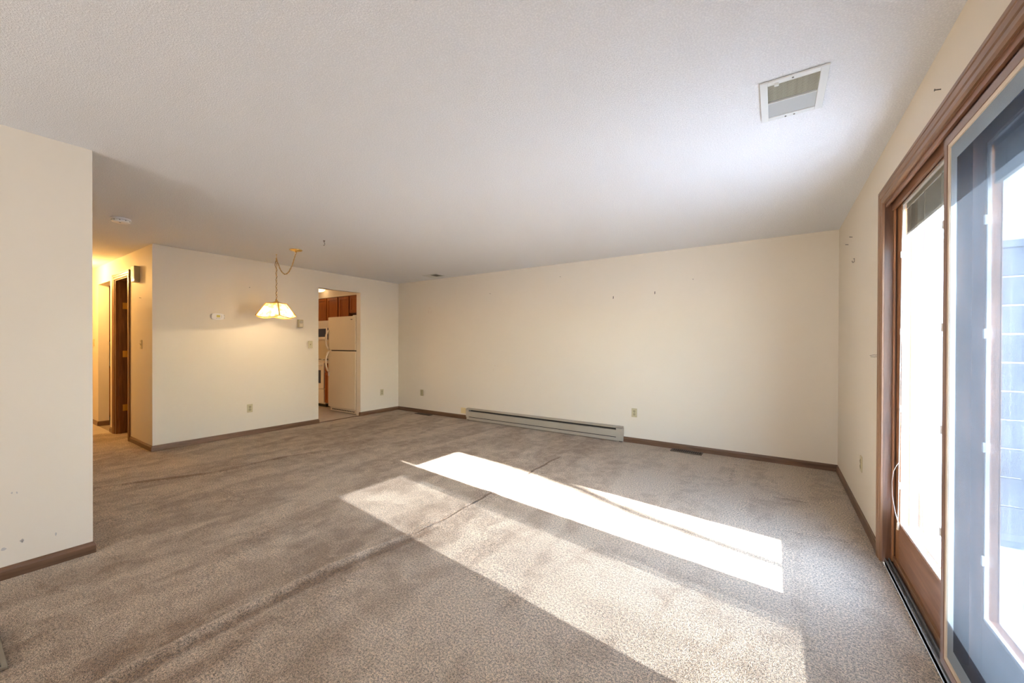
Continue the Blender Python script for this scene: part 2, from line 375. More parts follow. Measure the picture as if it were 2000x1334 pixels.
w_kit = wall('wall_kitchen', (XK-TK, XK, YH, 3.512, -.1, H), (XK-TK, XK, 4.28, YF, -.1, H), (XK-TK, XK, 3.512, 4.28, 2.172, H))
w_hall = wall('wall_hall', (-7.04, XK-TK, YH, YH+T, -.1, H), (-7.94, -7.68, YH, YH+T, -.1, H), (-7.68, -7.04, YH, YH+T, 2.16, H),
              (-8.645, -7.94, YH, YH+T, 2.17, H), (XE, -8.645, YH, YH+T, -.1, H))
w_left = wall('wall_left', (XL-T, XL, YN, YL, -.1, H), (XE, XL-T, YL-T, YL, -.1, H))
w_near = wall('wall_near', (XL-T, XR, YN-T, YN, -.1, H))
w_end = wall('wall_end', (XE-T, XE, YL, YF, -.1, H))
w_clo = wall('wall_closet', (-7.85, -7.80, YH+T, 2.3, -.05, H), (-6.92, -6.87, YH+T, 2.3, -.05, H), (-7.85, -6.87, 2.3, 2.35, -.05, H))
MB().box(-4.468, -4.362, YF-.0015, YF, .095, .19).build('paint_patch', M['patch'], w_far)
# scuffs: flat marks left on the paint
def blob(c, rx, rz, ax, nrm, th=.0006):
    pts = []
    for k in range(9):
        a = 2*PI*k/9; r = random.uniform(.7, 1.2)
        pts.append(Vector(c)+Vector(ax)*(rx*r*math.cos(a))+V(0, 0, rz*r*math.sin(a)))
    return MB().poly(pts, Vector(nrm)*th)
for (y, z, ry, rz) in ((.265, .458, .004, .006), (.282, .455, .003, .007), (.299, .184, .008, .010), (.237, .163, .010, .010), (.422, .172, .004, .010), (.30, .177, .003, .006)):
    blob((XL, y, z), ry, rz, (0, 1, 0), (1, 0, 0)).build('scuff', M['scuff'], w_left)
M['smudge'] = mat('faint_smudge', (.72, .63, .52), .7)
for (x, z, rx, rz) in ((-5.22, 1.93, .03, .02), (-5.25, 1.86, .02, .035), (-5.19, 1.85, .018, .04), (-3.75, .93, .025, .012), (-3.70, .925, .02, .006), (-3.78, .86, .01, .03)):
    blob((x, YF, z), rx, rz, (1, 0, 0), (0, -1, 0)).build('smudge', M['smudge'], w_far)
for (y, z, ry, rz) in ((4.70, 2.095, .02, .012), (4.62, 1.0, .03, .006), (4.95, 1.01, .09, .004), (3.0, .12, .02, .01)):
    blob((XK, y, z), ry, rz, (0, 1, 0), (1, 0, 0)).build('smudge', M['smudge'], w_kit)

# ------------------------------------------------------------------ baseboards (ogee topped)
bp_prof = [(0, 0), (0, .012), (.058, .012), (.066, .009), (.070, .006), (.078, .005), (.080, 0)]
bp_prof = [(w_-0.012, d) for w_, d in bp_prof]
def base(name, p0, p1, nrm, mt, m0=0, m1=0):
    mb = MB(); p0, p1, nd = Vector(p0), Vector(p1), Vector(nrm); ax = (p1-p0).normalized()
    A = [mb.bm.verts.new(p0+V(0, 0, h)+nd*d+ax*d*m0) for h, d in bp_prof]; B = [mb.bm.verts.new(p1+V(0, 0, h)+nd*d+ax*d*m1) for h, d in bp_prof]
    n = len(bp_prof)
    for i in range(n): mb.bm.faces.new((A[i], A[(i+1) % n], B[(i+1) % n], B[i]))
    mb.bm.faces.new(A[::-1]); mb.bm.faces.new(B)
    return struct(mb, name, mt)
base('baseboard_far_west', (XK, YF, 0), (-4.305, YF, 0), (0, -1, 0), M['base_x'], 1, 0)
base('baseboard_far_east', (-1.645, YF, 0), (XR, YF, 0), (0, -1, 0), M['base_x'], 0, -1)
base('baseboard_right', (XR, YF, 0), (XR, DY1+.075, 0), (-1, 0, 0), M['base_y'], 1, 0)
base('baseboard_kitchen_south', (XK, YH, 0), (XK, 3.512, 0), (1, 0, 0), M['base_y'], -1, 1)
base('baseboard_kitchen_north', (XK, 4.28, 0), (XK, YF, 0), (1, 0, 0), M['base_y'], -1, -1)
base('baseboard_doorway_south', (XK, 3.512, 0), (XK-.03, 3.512, 0), (0, 1, 0), M['base_x'], -1, 0)
base('baseboard_doorway_north', (XK, 4.28, 0), (XK-.03, 4.28, 0), (0, -1, 0), M['base_x'], -1, 0)
base('baseboard_hall_east', (-6.962, YH, 0), (XK, YH, 0), (0, -1, 0), M['base_x'], 0, 1)
base('baseboard_hall_mid', (-7.94, YH, 0), (-7.762, YH, 0), (0, -1, 0), M['base_x'], -1, 0)
base('baseboard_hall_west', (XE, YH, 0), (-8.645, YH, 0), (0, -1, 0), M['base_x'], 0, 1)
base('baseboard_hall_return', (-8.645, YH, 0), (-8.645, YH+T, 0), (1, 0, 0), M['base_y'], -1, 0)
base('baseboard_left', (XL, YN, 0), (XL, YL, 0), (1, 0, 0), M['base_y'], 0, 1)
base('baseboard_left_return', (XL, YL, 0), (XE, YL, 0), (0, 1, 0), M['base_x'], -1, 0)
struct(MB().box(XK-.04, XK-.028, 3.512, 4.28, -.005, .006), 'trim_threshold', M['base_y'])

# ------------------------------------------------------------------ sliding glass door
cas = [(0, 0), (0, .008), (.010, .013), (.030, .012), (.034, .009), (.038, .014), (.058, .017), (.062, .012), (.066, .017), (.080, .017), (.080, 0)]
def casing(parent, y0, y1, ztop, x=XR, z0=0, nrm=(-1, 0, 0), mz=None, my=None, along=(0, 1, 0), at=None):
    """three mitred casing boards round an opening whose edges are y0..y1 along 'along' and ztop"""
    al = Vector(along); o = Vector(at) if at else V(x, 0, 0); w3 = 1
    for s_, yy in ((-1, y0), (1, y1)):
        MB().strip(cas, o+al*yy+V(0, 0, z0), o+al*yy+V(0, 0, ztop), al*s_, nrm, 0, 1).build('casing_board', mz, parent)
    MB().strip(cas, o+al*y0+V(0, 0, ztop), o+al*y1+V(0, 0, ztop), (0, 0, 1), nrm, -1, 1).build('casing_board', my, parent)
t1 = empty('trim_1', (0, 0, 0), kind='structure')
casing(t1, DY0+.01, DY1-.01, DZ-.01, mz=M['cas_z'], my=M['cas_y'])
d1 = empty('door_1', (0, 0, 0), kind='structure')
MB().box(XR, XO, DY1-.012, DY1+.0, 0, DZ).build('jamb', M['jamb_z'], d1)
MB().box(XR, XO, DY0, DY0+.012, 0, DZ).build('jamb', M['jamb_z'], d1)
MB().box(XR, XO, DY0, DY1, DZ-.012, DZ).build('head_jamb', M['sash_y'], d1)
MB().box(.572, .580, DY1-.03, DY1-.012, .02, DZ-.012).build('jamb_stop', M['sash_z'], d1)
MB().box(XR+.004, .547, DY0, DY1-.012, DZ-.035, DZ-.012).box(.566, .578, DY0, DY1-.012, DZ-.06, DZ-.012).build('head_track', M['sash_y'], d1)
MB().box(.545, .549, DY0, DY1-.012, -.01, .026).box(.545, .58, DY0, DY1-.012, -.02, .012).box(.561, .565, DY0, DY1-.012, 0, .030).build('sill_track', M['alu'], d1)
MB().box(.578, .74, DY0, DY1-.012, -.04, .030).build('sill', M['sash_y'], d1)
MB().box(.578, .588, DY0, DY1-.03, .03, .055).build('sill_stop', M['cas_y'], d1)
def rect_prof(w_, d0, d1_): return [(0, d0), (0, d1_), (w_, d1_), (w_, d0)]
def sash(y0, y1, z0, z1, gy0, gy1, gz0, gz1, x0, x1, glass_x, tag_):
    """wooden sash: stiles, rails, glazing beads with clips, the pane"""
    s_ = empty('sash', (0, 0, 0)); s_.parent = d1
    p = d1
    q = MB().box(x0, x1, y0, gy0, z0, z1, .002).build('stile', M['sash_z'], p)
    q = MB().box(x0, x1, gy1, y1, z0, z1, .002).build('stile', M['sash_z'], p)
    MB().box(x0, x1, gy0, gy1, z0, gz0, .002).build('rail', M['sash_y'], p)
    MB().box(x0, x1, gy0, gy1, gz1, z1, .002).build('rail', M['sash_y'], p)
    bw, bx = .008, x0+.004
    e = MB().box(bx, x0+.014, gy0, gy0+bw, gz0, gz1).box(bx, x0+.014, gy1-bw, gy1, gz0, gz1).box(bx, x0+.014, gy0+bw, gy1-bw, gz0, gz0+bw).box(bx, x0+.014, gy0+bw, gy1-bw, gz1-bw, gz1)
    e.build('glazing_bead', M['whitep'], p)
    bpy.data.objects.remove(s_)
    for gx in glass_x: MB().box(gx-.0015, gx+.0015, gy0, gy1, gz0, gz1).build('pane', M['glass'], p)
    for k in range(4):
        z = gz0+.2+k*(gz1-gz0-.5)/3
        for yy in (gy0+.001, gy1-.013):
            MB().box(x0-.004, x0+.006, yy, yy+.012, z, z+.035, .001).build('glazing_clip', M['whitep'], p)
sash(2.245, DY1-.012, .035, DZ-.016, 2.374, 3.045, .272, 2.065, .588, .632, (.600, .628), 'a')
sash(1.312, 2.300, .035, DZ-.016, 1.445, 2.172, .265, 2.02, .642, .686, (.654, .682), 'b')
# ------------------------------------------------------------------ insect screen on the room side
sc = empty('screen_door', (.553, 1.7, .03), label='sliding insect screen in a thin brown frame, in front of the nearer glass panel', cat='screen door')
sy0, sy1, sz0, sz1 = 1.26, 2.212, .040, 2.072
def frame4(name, wd, x0, x1, m0, inset=0):
    mb = MB(); a, b_, c, d = sy0+inset, sy1-inset, sz0+inset, sz1-inset
    P = rect_prof(wd, 0, x1-x0)
    mb.strip(P, (x0, a, c), (x0, a, d), (0, 1, 0), (1, 0, 0), 1, -1); mb.strip(P, (x0, b_, c), (x0, b_, d), (0, -1, 0), (1, 0, 0), 1, -1)
    mb.strip(P, (x0, a, c), (x0, b_, c), (0, 0, 1), (1, 0, 0), 1, -1); mb.strip(P, (x0, a, d), (x0, b_, d), (0, 0, -1), (1, 0, 0), 1, -1)
    return mb.build(name, m0, sc, world=True)
frame4('frame', .030, .546, .560, M['screenf'])
frame4('inner_lip', .016, .549, .558, M['screenc'], .030)
frame4('spline_flange', .062, .5535, .5545, M['strip'], .046)
MB().box(.5528, .5533, sy0+.107, sy1-.107, sz0+.107, sz1-.107).build('mesh', M['screen'], sc, world=True)
# ------------------------------------------------------------------ raised mini blinds
def blind(xc, y0, y1, ztop, zbot, label, loc):
    r = empty('mini_blind', loc, label=label, cat='blind', group='raised mini blinds between the panes')
    MB().box(xc-.0085, xc+.0085, y0, y1, ztop-.028, ztop, .001).build('headrail', M['blind'], r, world=True)
    n = 44; z0 = zbot+.014; z1 = ztop-.032; mb = MB()
    for k in range(n):
        z = z0+(z1-z0)*k/n
        mb.poly([(xc-.008, y0+.004, z), (xc-.004, y0+.004, z+.0022), (xc+.004, y0+.004, z+.0022), (xc+.008, y0+.004, z), (xc+.008, y0+.004, z+.001), (xc+.004, y0+.004, z+.0034), (xc-.004, y0+.004, z+.0034), (xc-.008, y0+.004, z+.001)], (0, y1-y0-.008, 0))
    o = mb.build('slats', M['blind'], r, world=True); o['kind'] = 'stuff'
    MB().box(xc-.008, xc+.008, y0+.003, y1-.003, zbot, zbot+.012, .002).build('bottom_rail', M['blind'], r, world=True)
    for f in (.14, .5, .86):
        y = y0+(y1-y0)*f
        MB().tube([(xc-.0088, y, ztop-.03), (xc-.0092, y+.001, (ztop+zbot)/2), (xc-.0088, y, zbot+.004)], .0022, 5).build('ladder_cord', M['blind'], r, world=True)
    return r
bl = blind(.614, 2.382, 3.037, 2.062, 1.885, 'ivory mini blind drawn up above the far glass panel', (.614, 2.7, 1.885))
blind(.668, 1.452, 2.165, 2.018, 1.862, 'ivory mini blind drawn up behind the insect screen', (.668, 1.8, 1.862))
pts = [(.590, 3.03, 2.03), (.585, 3.032, 1.2), (.584, 3.035, .75)]
MB().tube(pts, .0015, 5).build('lift_cord', M['whitep'], bl, world=True)
pts = [(.584, 3.035, .62), (.579, 3.055, .60), (.572, 3.09, .555), (.568, 3.105, .49), (.568, 3.095, .41), (.574, 3.06, .33), (.580, 3.03, .285)]
MB().tube(pts, .0016, 6).build('cord_loop', M['whitep'], bl, world=True)
MB().tube([(.584, 3.035, .75), (.582, 3.034, .4), (.580, 3.03, .285)], .0014, 5).build('lift_cord', M['whitep'], bl, world=True)
MB().lathe([(.002, .012), (.005, .006), (.0065, -.028), (.004, -.034)], (.580, 3.03, .275), 12).build('tassel', M['screenc'], bl, world=True, smooth=True)
# ------------------------------------------------------------------ outdoors
g = struct(MB().box(.74, 16, -12, 14, -.30, -.14), 'ground', M['snow'])
struct(MB().box(.74, .79, DY1+.09, YF+2, -.14, 2.9), 'wall_outside', M['siding'])
f = empty('privacy_fence', (2.2, 4.2, -.14), label='white board privacy fence outside the glass door', cat='fence')
for px_ in (.93, 2.35, 3.85):
    MB().box(px_, px_+.11, 4.19, 4.30, -.14, 2.05, .004).lathe([(.075, 0), (.075, .02), (.01, .06)], (px_+.055, 4.245, 2.05), 4).build('post', M['vinyl'], f, world=True)
for (a0, a1) in ((1.04, 2.35), (2.46, 3.85)):
    for k in range(10):
        z = -.05+k*.202
        MB().box(a0, a1, 4.225, 4.262, z, z+.190, .006).build('board', M['vinyl'], f, world=True)
    for z in (-.09, 1.965): MB().box(a0, a1, 4.21, 4.28, z, z+.05, .004).build('fence_rail', M['vinyl'], f, world=True)

tr = empty('bare_tree', (12.5, 1.05, -.14), label='bare tree outside the glass door, casting soft streaks of shade', cat='tree')
def wp(y, z): return (12.5, y-1.512, z+6.08)      # the point of the tree whose shade falls through the pane at (y, z)
MB().tube([(12.5, .98, -.3), (12.52, 1.0, 2.5), (12.48, 1.03, 4.6), wp(2.60, -.15)], [.20, .15, .10, .05], 10).build('trunk', M['bark'], tr, world=True, smooth=True)
MB().tube([wp(2.60, -.15), wp(2.685, .26), wp(2.81, .72), wp(2.97, .98), wp(3.06, 1.3), wp(3.12, 1.9), wp(3.1, 2.6)], [.075, .070, .075, .08, .085, .07, .03], 8).build('branch', M['bark'], tr, world=True, smooth=True)
MB().tube([wp(2.97, .98), wp(3.10, 1.12), wp(3.22, 1.9), wp(3.5, 2.9)], [.05, .09, .08, .02], 8).build('branch', M['bark'], tr, world=True, smooth=True)
MB().tube([wp(2.60, -.15), wp(2.2, -.05), wp(1.2, -.35), wp(.4, 0)], [.04, .035, .03, .01], 8).build('branch', M['bark'], tr, world=True, smooth=True)
# ------------------------------------------------------------------ ceiling vent, near
v = empty('ceiling_vent', (.069, 2.249, H), label='large white ceiling vent with louvres, dust stained, near the glass door', cat='vent')
x0, x1, y0, y1 = -.062, .186, 2.072, 2.428
def ring(mb, x0, x1, y0, y1, w_, z0, z1, b_=0):
    mb.box(x0, x0+w_, y0, y1, z0, z1, b_); mb.box(x1-w_, x1, y0, y1, z0, z1, b_); mb.box(x0+w_, x1-w_, y0, y0+w_, z0, z1, b_); mb.box(x0+w_, x1-w_, y1-w_, y1, z0, z1, b_); return mb
mb = MB(); ring(mb, x0, x1, y0, y1, .030, H-.010, H-.002, .002)
mb.build('frame', M['vent'], v, world=True)
MB().box(x0+.008, x1-.008, y0+.008, y1-.008, H-.003, H-.0005).build('backing', M['dark'], v, world=True)
ym = 2.255
n = 14
sl = MB().poly([(0, 0, -.0008), (0, .0058, -.0018), (0, .0060, -.0010), (0, .0002, .0001)], (x1-x0-.06, 0, 0)).build('louvre', M['ventd'], v)
for k in range(n):
    o = sl if k == 0 else sl.copy()
    if k: C.objects.link(o); o.parent = v
    o.location = (x0+.03-v.location.x, y0+.031+k*(ym-y0-.036)/n-v.location.y, -.003)
MB().box(x0+.03, x1-.03, ym-.004, ym+.001, H-.011, H-.003).build('divider_bar', M['vent'], v, world=True)
MB().box(x0+.03, x1-.03, ym+.001, y1-.03, H-.006, H-.003).build('damper_plate', M['ventg'], v, world=True)
MB().box(x0+.055, x0+.072, y0+.018, y0+.030, H-.020, H-.008, .002).build('lever', M['vent'], v, world=True)
for (px_, py_) in ((.06, y0+.012), (.075, y1-.012), (.04, y1-.012)):
    MB().lathe([(.004, 0), (.004, -.002), (.002, -.003)], (px_, py_, H-.010), 10).build('screw', M['steel'], v, world=True)
# far small vent
v2 = empty('ceiling_vent', (-4.83, 4.82, H), label='small beige ceiling vent near the far left corner', cat='vent')
mb = MB(); ring(mb, -5.0, -4.66, 4.71, 4.92, .022, H-.007, H-.001, .001); mb.build('frame', M['vent'], v2, world=True)
MB().box(-4.99, -4.67, 4.72, 4.91, H-.003, H-.0005).build('backing', M['dark'], v2, world=True)
MB().box(-4.978, -4.83, 4.732, 4.898, H-.006, H-.003).build('damper_plate', M['vent'], v2, world=True)
for k in range(9):
    xx = -4.825+k*.0162
    MB().poly([(xx, 4.732, H-.003), (xx+.006, 4.732, H-.008), (xx+.007, 4.732, H-.008), (xx+.001, 4.732, H-.003)], (0, .166, 0)).build('louvre', M['ventd'], v2, world=True)
# ------------------------------------------------------------------ smoke detector
s = empty('smoke_detector', (-5.10, 1.03, H), label='round white smoke detector on the ceiling', cat='smoke detector')
MB().lathe([(.068, 0), (.070, -.004), (.070, -.012), (.066, -.013)], (0, 0, 0), 32).build('mounting_plate', M['whitep'], s, smooth=False)
MB().lathe([(.062, -.012), (.066, -.018), (.064, -.030), (.050, -.038), (.020, -.040), (.004, -.040)], (0, 0, 0), 32).build('body', M['whitep'], s, smooth=True)
MB().lathe([(.008, -.039), (.008, -.042), (.005, -.043)], (.02, -.01, 0), 12).build('test_button', M['ventg'], s)
for k in range(10):
    a = 2*PI*k/10; MB().box(-.003, .003, .058, .0665, -.026, -.020).xf((0, 0, 0), a).build('slot', M['dark'], s)
# ------------------------------------------------------------------ swag pendant
HX, HY = -5.425, 2.567; KX, KY = -4.955, 2.574
pl = empty('pendant_lamp', (HX, HY, H), label='brass swag pendant with glowing panelled glass shade on a looped chain', cat='lamp')
MB().lathe([(.072, 0), (.074, -.004), (.066, -.012), (.030, -.020), (.012, -.024), (.010, -.032), (.002, -.034)], (KX, KY, H), 32).build('ceiling_canopy', M['brass'], pl, world=True, smooth=True)
hk = MB(); hk.tube([(HX, HY, H), (HX, HY, H-.02), (HX+.010, HY, H-.032), (HX+.008, HY, H-.046), (HX-.004, HY, H-.052), (HX-.012, HY, H-.044)], .0022, 6)
hk.lathe([(.009, 0), (.009, -.003), (.003, -.008)], (HX, HY, H), 12); hk.build('swag_hook', M['brass'], pl, world=True)
ztop = 1.80
def catenary():
    pts = []
    for k in range(17):
        t = k/16; x = KX+(HX-KX)*t; y = KY+(HY-KY)*t
        z0 = H-.034+(-.02)*t; sag = .235*(1-(2*t-1)**2)
        if t > .93: pass
        pts.append(V(x, y, z0-sag))
    return pts
def links(mb, path, L=.030):
    # resample
    ds = [0]
    for a, b_ in zip(path, path[1:]): ds.append(ds[-1]+(b_-a).length)
    n = int(ds[-1]/(L*.72)); k = 0
    for i in range(n):
        d = (i+.5)*ds[-1]/n
        while ds[k+1] < d: k += 1
        t = (d-ds[k])/(ds[k+1]-ds[k]); c = path[k].lerp(path[k+1], t); ax = (path[k+1]-path[k]).normalized()
        s1 = ax.cross(V(0, 1, 0)).normalized() if i % 2 else ax.cross(ax.cross(V(0, 1, 0))).normalized()
        pts = []
        for q in range(10):
            a = 2*PI*q/10; pts.append(c+ax*(L/2*math.cos(a))+s1*(.0085*math.sin(a)))
        mb.tube(pts, .0019, 5, closed=True)
swag = catenary()
mb = MB(); links(mb, swag); o = mb.build('swag_chain', M['brass'], pl, world=True); o['kind'] = 'stuff'
mb = MB(); links(mb, [V(HX, HY, H-.05), V(HX, HY, ztop+.03)]); o = mb.build('hanging_chain', M['brass'], pl, world=True); o['kind'] = 'stuff'
cp = [p+V(.006*math.sin(i*1.9), .008*math.cos(i*2.3), .004*math.sin(i*2.7)) for i, p in enumerate(swag)]
cp += [V(HX-.03, HY, H-.10), V(HX-.042, HY, H-.135), V(HX-.022, HY+.004, H-.175)]
zz = H-.20; i = 0
while zz > ztop+.02:
    cp.append(V(HX+.010*math.sin(i*1.6), HY+.010*math.cos(i*1.6), zz)); zz -= .022; i += 1
MB().tube(cp, .0032, 6).build('cord', M['cord'], pl, world=True, smooth=True)
# shade: five bent glass panels in brass came
M['shadeglass'] = bpy.data.materials.new('frosted_amber_glass'); mm = M['shadeglass']; mm.use_nodes = True; nt = mm.node_tree; nt.nodes.clear(); N = nt.nodes.new; L = nt.links.new
tc = N('ShaderNodeTexCoord'); nz = N('ShaderNodeTexNoise'); nz.inputs['Scale'].default_value = 16; nz.inputs['Detail'].default_value = 4; L(tc.outputs['Object'], nz.inputs['Vector'])
cr = N('ShaderNodeValToRGB'); cr.color_ramp.elements[0].color = (.72, .46, .14, 1); cr.color_ramp.elements[1].color = (1, .86, .58, 1)
cr.color_ramp.elements[0].position = .38; cr.color_ramp.elements[1].position = .6; L(nz.outputs[0], cr.inputs[0])
tl = N('ShaderNodeBsdfTranslucent'); L(cr.outputs[0], tl.inputs[0]); df = N('ShaderNodeBsdfPrincipled'); L(cr.outputs[0], df.inputs['Base Color']); df.inputs['Roughness'].default_value = .2
tr = N('ShaderNodeBsdfTransparent'); tr.inputs[0].default_value = (1, .93, .8, 1)
ms = N('ShaderNodeMixShader'); ms.inputs[0].default_value = .35; L(tl.outputs[0], ms.inputs[1]); L(df.outputs[0], ms.inputs[2])
ms2 = N('ShaderNodeMixShader'); ms2.inputs[0].default_value = .14; L(ms.outputs[0], ms2.inputs[1]); L(tr.outputs[0], ms2.inputs[2])
oo = N('ShaderNodeOutputMaterial'); L(ms2.outputs[0], oo.inputs[0])
nP = 4; rot0 = math.radians(-17)
def shp(ang, t, s_):
    """point on panel edge/face: t 0 top..1 bottom, s -1..1 across"""
    rad = .118+(.232-.118)*t; h = ztop-.165*t
    return rad, h
def panel_pt(i, s_, t):
    a0 = rot0+2*PI*i/nP; a1 = rot0+2*PI*(i+1)/nP; r, h = shp(0, t, 0)
    p0 = V(HX+r*math.cos(a0), HY+r*math.sin(a0), h); p1 = V(HX+r*math.cos(a1), HY+r*math.sin(a1), h)
    p = p0.lerp(p1, s_)
    out = ((p0+p1)/2-V(HX, HY, h)); out.z = 0; out.normalize(); bow = 4*s_*(1-s_)
    p += out*(.012*bow*(.3+t)); p.z -= .026*bow*t**3
    return p
for i in range(nP):
    mb = MB(); g_ = [[mb.bm.verts.new(panel_pt(i, s_/8, t/6)) for s_ in range(9)] for t in range(7)]
    for t in range(6):
        for s_ in range(8): mb.bm.faces.new((g_[t][s_], g_[t][s_+1], g_[t+1][s_+1], g_[t+1][s_]))
    mb.build('glass_panel', M['shadeglass'], pl, world=True, smooth=True)
    MB().tube([panel_pt(i, 0, t/6) for t in range(7)], .0070, 6).build('rib', M['aged'], pl, world=True)
    MB().tube([panel_pt(i, s_/8, 1) for s_ in range(9)], .0045, 6).build('rim', M['aged'], pl, world=True)
    MB().tube([panel_pt(i, s_/8, 0) for s_ in range(9)], .0055, 6).build('top_rim', M['aged'], pl, world=True)
mb = MB().lathe([(.012, .045), (.016, .03), (.035, .018), (.060, .004), (.020, -.004), (.018, -.05), (.012, -.055)], (HX, HY, ztop+.0), 20)
for i in range(nP):
    p = panel_pt(i, 0, 0); mb.tube([V(HX, HY, ztop), p], .003, 5)
mb.build('fitter', M['brass'], pl, world=True, smooth=True)
M['bulb'] = mat('lit_bulb', (1, .9, .7), .3, emit=((1, .72, .38), 12))
MB().lathe([(.012, -.055), (.016, -.065), (.030, -.095), (.030, -.115), (.018, -.132), (.004, -.137)], (HX, HY, ztop), 20).build('bulb', M['bulb'], pl, world=True, smooth=True)
pk = light('pendant_bulb_light', 'POINT', (HX, HY, ztop-.15), 8.5, (1, .76, .47), shadow_soft_size=.011); pk.parent = pl; pk.location = (0, 0, ztop-.15-H)
# unused swag hook
h2 = empty('ceiling_hook', (-4.243, 2.519, H), label='small brass hook alone on the ceiling right of the pendant', cat='hook')
MB().lathe([(.010, 0), (.010, -.004), (.004, -.010)], (0, 0, 0), 12).tube([(0, 0, -.008), (0, 0, -.022), (.012, 0, -.034), (.010, 0, -.050), (-.004, 0, -.055), (-.012, 0, -.046)], .0028, 6).build('hook', M['steel'], h2)

# ------------------------------------------------------------------ wall plates (local frame: x along the wall, +y out of it)
ROT = {'far': PI, 'kit': -PI/2, 'right': PI/2, 'hall': PI, 'left': -PI/2}
def plate(kind, loc, wall_, label, m_=None, group=None, half=0.035, hh=.057):
    m_ = m_ or M['almond']
    r = empty({'outlet': 'wall_outlet', 'switch': 'light_switch'}[kind], loc, ROT[wall_], label, {'outlet': 'outlet', 'switch': 'switch'}[kind], group)
    MB().box(-half, half, 0, .006, -hh, hh, .0025).build('cover_plate', m_, r)
    if kind == 'outlet':
        for s_ in (-1, 1):
            z = s_*.0195
            f_ = MB().lathe([(.0165, .005), (.0165, .0085), (.0155, .009)], (0, 0, z), 20, 'Y').build('receptacle', M['almond_d'], r)
            for xx in (-.0063, .0063): MB().box(xx-.0012, xx+.0012, .0088, .0096, z-.002, z+.007).build('slot', M['dark'], f_)
            MB().lathe([(.0026, .0088), (.0026, .0096)], (0, 0, z-.009), 8, 'Y').build('ground_hole', M['dark'], f_)
        MB().lathe([(.003, .005), (.003, .0075)], (0, 0, 0), 10, 'Y').build('screw', M['steel'], r)
    else:
        MB().box(-.006, .006, .005, .008, -.013, .013).build('toggle_collar', M['almond_d'], r)
        MB().poly([(-.004, .007, -.002), (.004, .007, -.002), (.004, .018, .006), (.004, .018, .010), (.004, .007, .008), (-.004, .007, .008)][0:3]+[(-.004, .018, .006)], (0, 0, .006)).build('toggle', m_, r)
        for z in (-.04, .04): MB().lathe([(.003, .005), (.003, .0075)], (0, 0, z), 10, 'Y').build('screw', M['steel'], r)
    return r
plate('outlet', (-1.508, YF, .392), 'far', 'almond outlet right of the long baseboard heater')
plate('outlet', (-5.421, YF, .374), 'far', 'almond outlet on the far wall left of the heater', M['almond_d'])
plate('outlet', (XK, 2.522, .372), 'kit', 'almond outlet low on the wall below the pendant lamp')
plate('outlet', (XK, 4.735, .375), 'kit', 'almond outlet between the kitchen doorway and the far corner')
plate('outlet', (XR, 3.82, .405), 'right', 'almond outlet on the wall beside the glass door')
plate('switch', (XK, 3.378, 1.26), 'kit', 'almond light switch left of the kitchen doorway')
plate('switch', (-6.49, YH, 1.258), 'hall', 'almond light switch below the door chime')
plate('switch', (-8.90, YH, 1.28), 'hall', 'light switch at the dim end of the hall wall')
# thermostats
t = empty('thermostat', (XK, 2.139, 1.625), ROT['kit'], 'white digital thermostat with a yellow display', 'thermostat')
mb = MB(); pr = []
for k in range(24):
    a = 2*PI*k/24; c_, s_ = math.cos(a), math.sin(a)
    pr.append((math.copysign(abs(c_)**.55, c_)*.072, .001, math.copysign(abs(s_)**.55, s_)*.042))
mb.poly(pr, (0, .022, 0)); bmesh.ops.bevel(mb.bm, geom=[e for e in mb.bm.edges if all(v.co.y > .02 for v in e.verts)], offset=.006, segments=2, affect='EDGES')
mb.build('housing', M['whitep'], t)
MB().box(-.022, .016, .022, .0245, -.010, .020, .001).build('display', M['lcd'], t)
MB().box(-.0745, -.069, .004, .019, -.024, .024, .002).build('side_switch', M['ventg'], t)
for (bx_, bz) in ((-.038, .010), (-.038, -.006), (-.018, -.025), (.0, -.025), (.018, -.025)): MB().box(bx_-.004, bx_+.004, .0225, .0255, bz-.003, bz+.003, .001).build('button', M['ventg'], t)
t = empty('thermostat', (XK, 3.217, 1.583), ROT['kit'], 'beige box thermostat with a round dial', 'thermostat')
MB().box(-.040, .040, 0, .010, -.060, .060, .002).build('back_plate', M['almond_d'], t)
MB().box(-.034, .034, .010, .036, -.056, .056, .004).build('cover', M['almond'], t)
MB().box(-.024, .024, .036, .038, -.048, .0).build('scale_plate', M['cream'], t)
MB().lathe([(.025, .036), (.025, .044), (.022, .047), (.004, .047)], (0, 0, .022), 28, 'Y').build('dial', M['heater'], t, smooth=False)
# door chime box
t = empty('door_chime', (-6.60, YH, 2.13), ROT['hall'], 'beige door chime box high on the hall wall', 'door chime')
MB().box(-.065, .065, 0, .055, -.098, .098, .005).build('housing', M['almond'], t)
MB().box(-.062, .062, .054, .057, -.060, .094, .001).build('front_cover', M['almond_d'], t)
gr = MB()
for k in range(8): gr.box(-.035, .035, .057, .060, -.03+k*.011, -.026+k*.011)
gr.build('grille', M['heater'], t)
